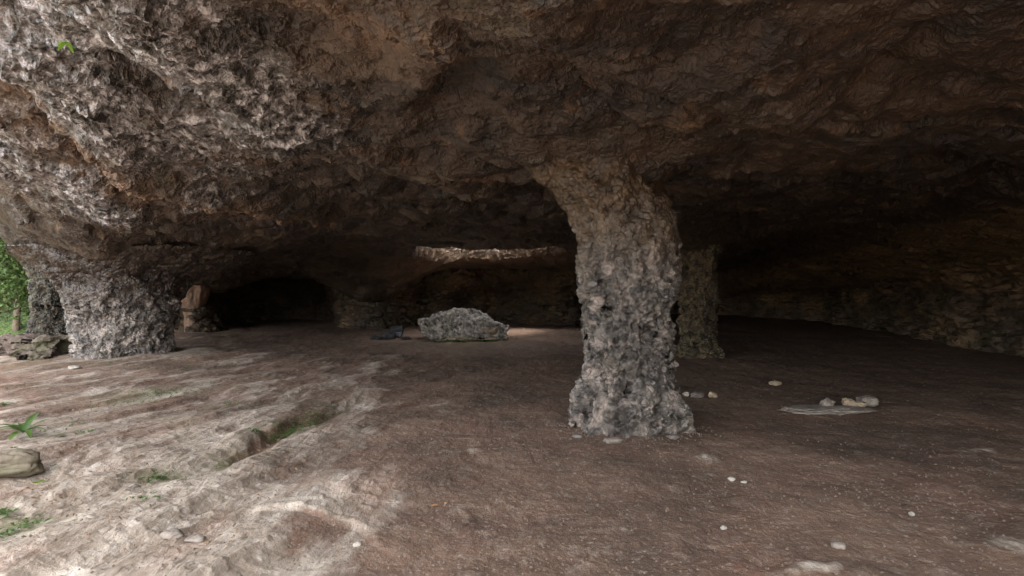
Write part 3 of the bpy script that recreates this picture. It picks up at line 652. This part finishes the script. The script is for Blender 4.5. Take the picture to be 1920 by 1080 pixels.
# pale grit strewn on the earth
for i, (px, py, ww, lb) in enumerate(((1082, 820, 16, 'grey chip of rock at the left corner of the middle pillar foot'), (1262, 822, 20, 'grey wedge of rock at the right corner of the middle pillar foot'))):
    stone(lb, px, py, ww, .3, M_DULL, 90+i, .7, .6, .5*i)
def grit():
    n = 1650; xs, ys, sz = [], [], []
    cl = [(1690, 955, .8, .35, 260), (1640, 925, .5, .2, 160), (1380, 860, .9, .3, 120), (850, 850, .4, .15, 80), (1850, 880, .8, .5, 160), (950, 1060, .9, .15, 160), (600, 1050, .6, .2, 160), (1560, 778, .7, .1, 50), (1850, 1040, .5, .15, 120), (1150, 826, .7, .1, 90)]
    for px, py, rx, ry, k in cl:
        a, b, _ = on_floor(px, py); k = int(k*.38); xs += list(np.random.RandomState(px).normal(a, rx, k)); ys += list(np.random.RandomState(py).normal(b, ry, k))
    rq = np.random.RandomState(5)
    for (qx, qy), r0, k in ((PC, .80, 170), (PL, 1.75, 120), ((BX, BY+.9), 1.7, 60)):
        a_ = rq.uniform(pi, 2*pi, k); r_ = r0*(1+np.abs(rq.normal(0, .13, k))); xs += list(qx+r_*np.cos(a_)); ys += list(qy+r_*np.sin(a_))
    rs = np.random.RandomState(3); m = n-len(xs); dd = 1/rs.uniform(1/15, 1/3.1, m); aa = rs.uniform(-.85, .85, m)
    xs = np.array(xs+list(dd*aa), np.float32); ys = np.array(ys+list(dd), np.float32)
    zs = floor_z(xs, ys)[0]; sz = .0018+.0030*rs.pareto(3.2, n).clip(0, 1.8)
    base = np.array([(1, 0, 0), (-.5, .85, 0), (-.5, -.85, 0), (.1, .1, .75), (0, 0, -.6)], np.float32); tri = np.array([(0, 1, 3), (1, 2, 3), (2, 0, 3), (1, 0, 4), (2, 1, 4), (0, 2, 4)])
    an = rs.uniform(0, 6.28, n); c, s = np.cos(an), np.sin(an); st = rs.uniform(.8, 3.2, n)
    b = base[None]*sz[:, None, None]*np.stack([st, 1+0*st, .7+0*st], -1)[:, None]
    co = np.stack([b[..., 0]*c[:, None]-b[..., 1]*s[:, None]+xs[:, None], b[..., 0]*s[:, None]+b[..., 1]*c[:, None]+ys[:, None], b[..., 2]+(zs+.03)[:, None]], -1)
    fa = (tri[None]+5*np.arange(n)[:, None, None]).reshape(-1, 3)
    o = mesh_obj('gravel', co.reshape(-1, 3), fa, stone_mat('pale_grit', (.09, .065, .05), (.28, .22, .175), scale=60), smooth=False); tag(o, 'pale grit and chips strewn over the earth floor', kind='stuff')
grit()

# ------------------------------------------------------------------ trees outside the mouth and the wooded slope behind them
def tree(x, y, h, cr, label, mat, seed, n=5000, ls=.16):
    rs = np.random.RandomState(seed); z0 = fz(x, y); t = empty('tree', (x, y, z0)); tag(t, label, 'tree', 'trees outside the cave mouth')
    co, fa = [], []
    def limb(p0, p1, r0, r1):
        k = len(co); m = 8; dv = np.array(p1)-np.array(p0); a = np.cross(dv, (0.3, .9, .1)); a /= np.linalg.norm(a); b = np.cross(dv, a); b /= np.linalg.norm(b)
        for p, r in ((p0, r0), (p1, r1)):
            for i in range(m): q = np.array(p)+r*(math.cos(i*2*pi/m)*a+math.sin(i*2*pi/m)*b); co.append(tuple(q))
        for i in range(m): fa.append((k+i, k+(i+1) % m, k+m+(i+1) % m, k+m+i))
    pts = [(0, 0, -.3), (.1, .05, h*.3), (-.1, .1, h*.6), (.1, 0, h*.9)]
    for i in range(3): limb(pts[i], pts[i+1], .18*(1-i*.28), .18*(1-(i+1)*.28))
    tips = [pts[3]]
    for i in range(16):
        f = rs.uniform(.12, .9); p = np.array((0, 0, h*f)); a = rs.uniform(0, 6.28); q = p+np.array((math.cos(a), math.sin(a), rs.uniform(.1, .7)))*cr*rs.uniform(.45, .9); limb(p, q, .05, .015); tips.append(tuple(q))
    mesh_obj('trunk', co, fa, M_BARK, t)
    tp = np.array(tips)[rs.randint(0, len(tips), n)]+rs.normal(0, cr*.26, (n, 3))
    e1 = rs.normal(size=(n, 3)); e1 /= np.linalg.norm(e1, axis=1, keepdims=True); e2 = np.cross(e1, rs.normal(size=(n, 3))); e2 /= np.linalg.norm(e2, axis=1, keepdims=True)
    l = ls*rs.uniform(.6, 1.3, (n, 1)); q = np.stack([tp-e1*l*.5, tp+e2*l*.3, tp+e1*l*.5, tp-e2*l*.3], 1)
    mesh_obj('crown', q.reshape(-1, 3), np.arange(4*n).reshape(-1, 4), mat, t, smooth=False)
random.seed(9)
for i, (x, y, h, cr, lb) in enumerate(((-21.5, 23.5, 5.0, 1.7, 'bright leafy young tree nearest the cave mouth at far left'), (-25.5, 25.5, 7, 2.2, 'yellow green tree just behind the nearest one outside the mouth'),
        (-27, 31, 9, 3.0, 'dark bushy tree rising behind the far left rock pier'), (-32, 32, 10, 3.2, 'tall green tree farther off outside the cave mouth'), (-24.0, 20.0, 4.5, 1.8, 'low spreading tree outside just beyond the left edge of the photo'))):
    tree(x, y, h, cr, lb, M_TREE[i in (2,)], 50+i)
# wooded slope
g = np.linspace(0, 1, 40); A, T = np.meshgrid(np.radians(np.linspace(-95, -20, 60)), g, indexing='ij')
R = 40+T*50; X = R*np.sin(A); Y = R*np.cos(A); Z = 15*T**.8+1.2*fbm(X*.12, Y*.12, 1, 3)*ss(0, .2, T)-.4
m = NT('wooded_slope_ground'); P = m.coord(); m.lk(m.ramp(m.noise(P, .6, 8, .75), (.35, (.03, .05, .015)), (.6, (.09, .14, .04))), m.b.inputs['Base Color']); m.b.inputs['Roughness'].default_value = .9
m.displace(m.math('MULTIPLY', m.noise(P, 1.0, 6, .7), 1.2), False)
tag(mesh_obj('hillside', np.stack([X, Y, Z], -1), grid_faces(60, 40, flip=True), m.m), 'green slope beyond the cave mouth', kind='structure')
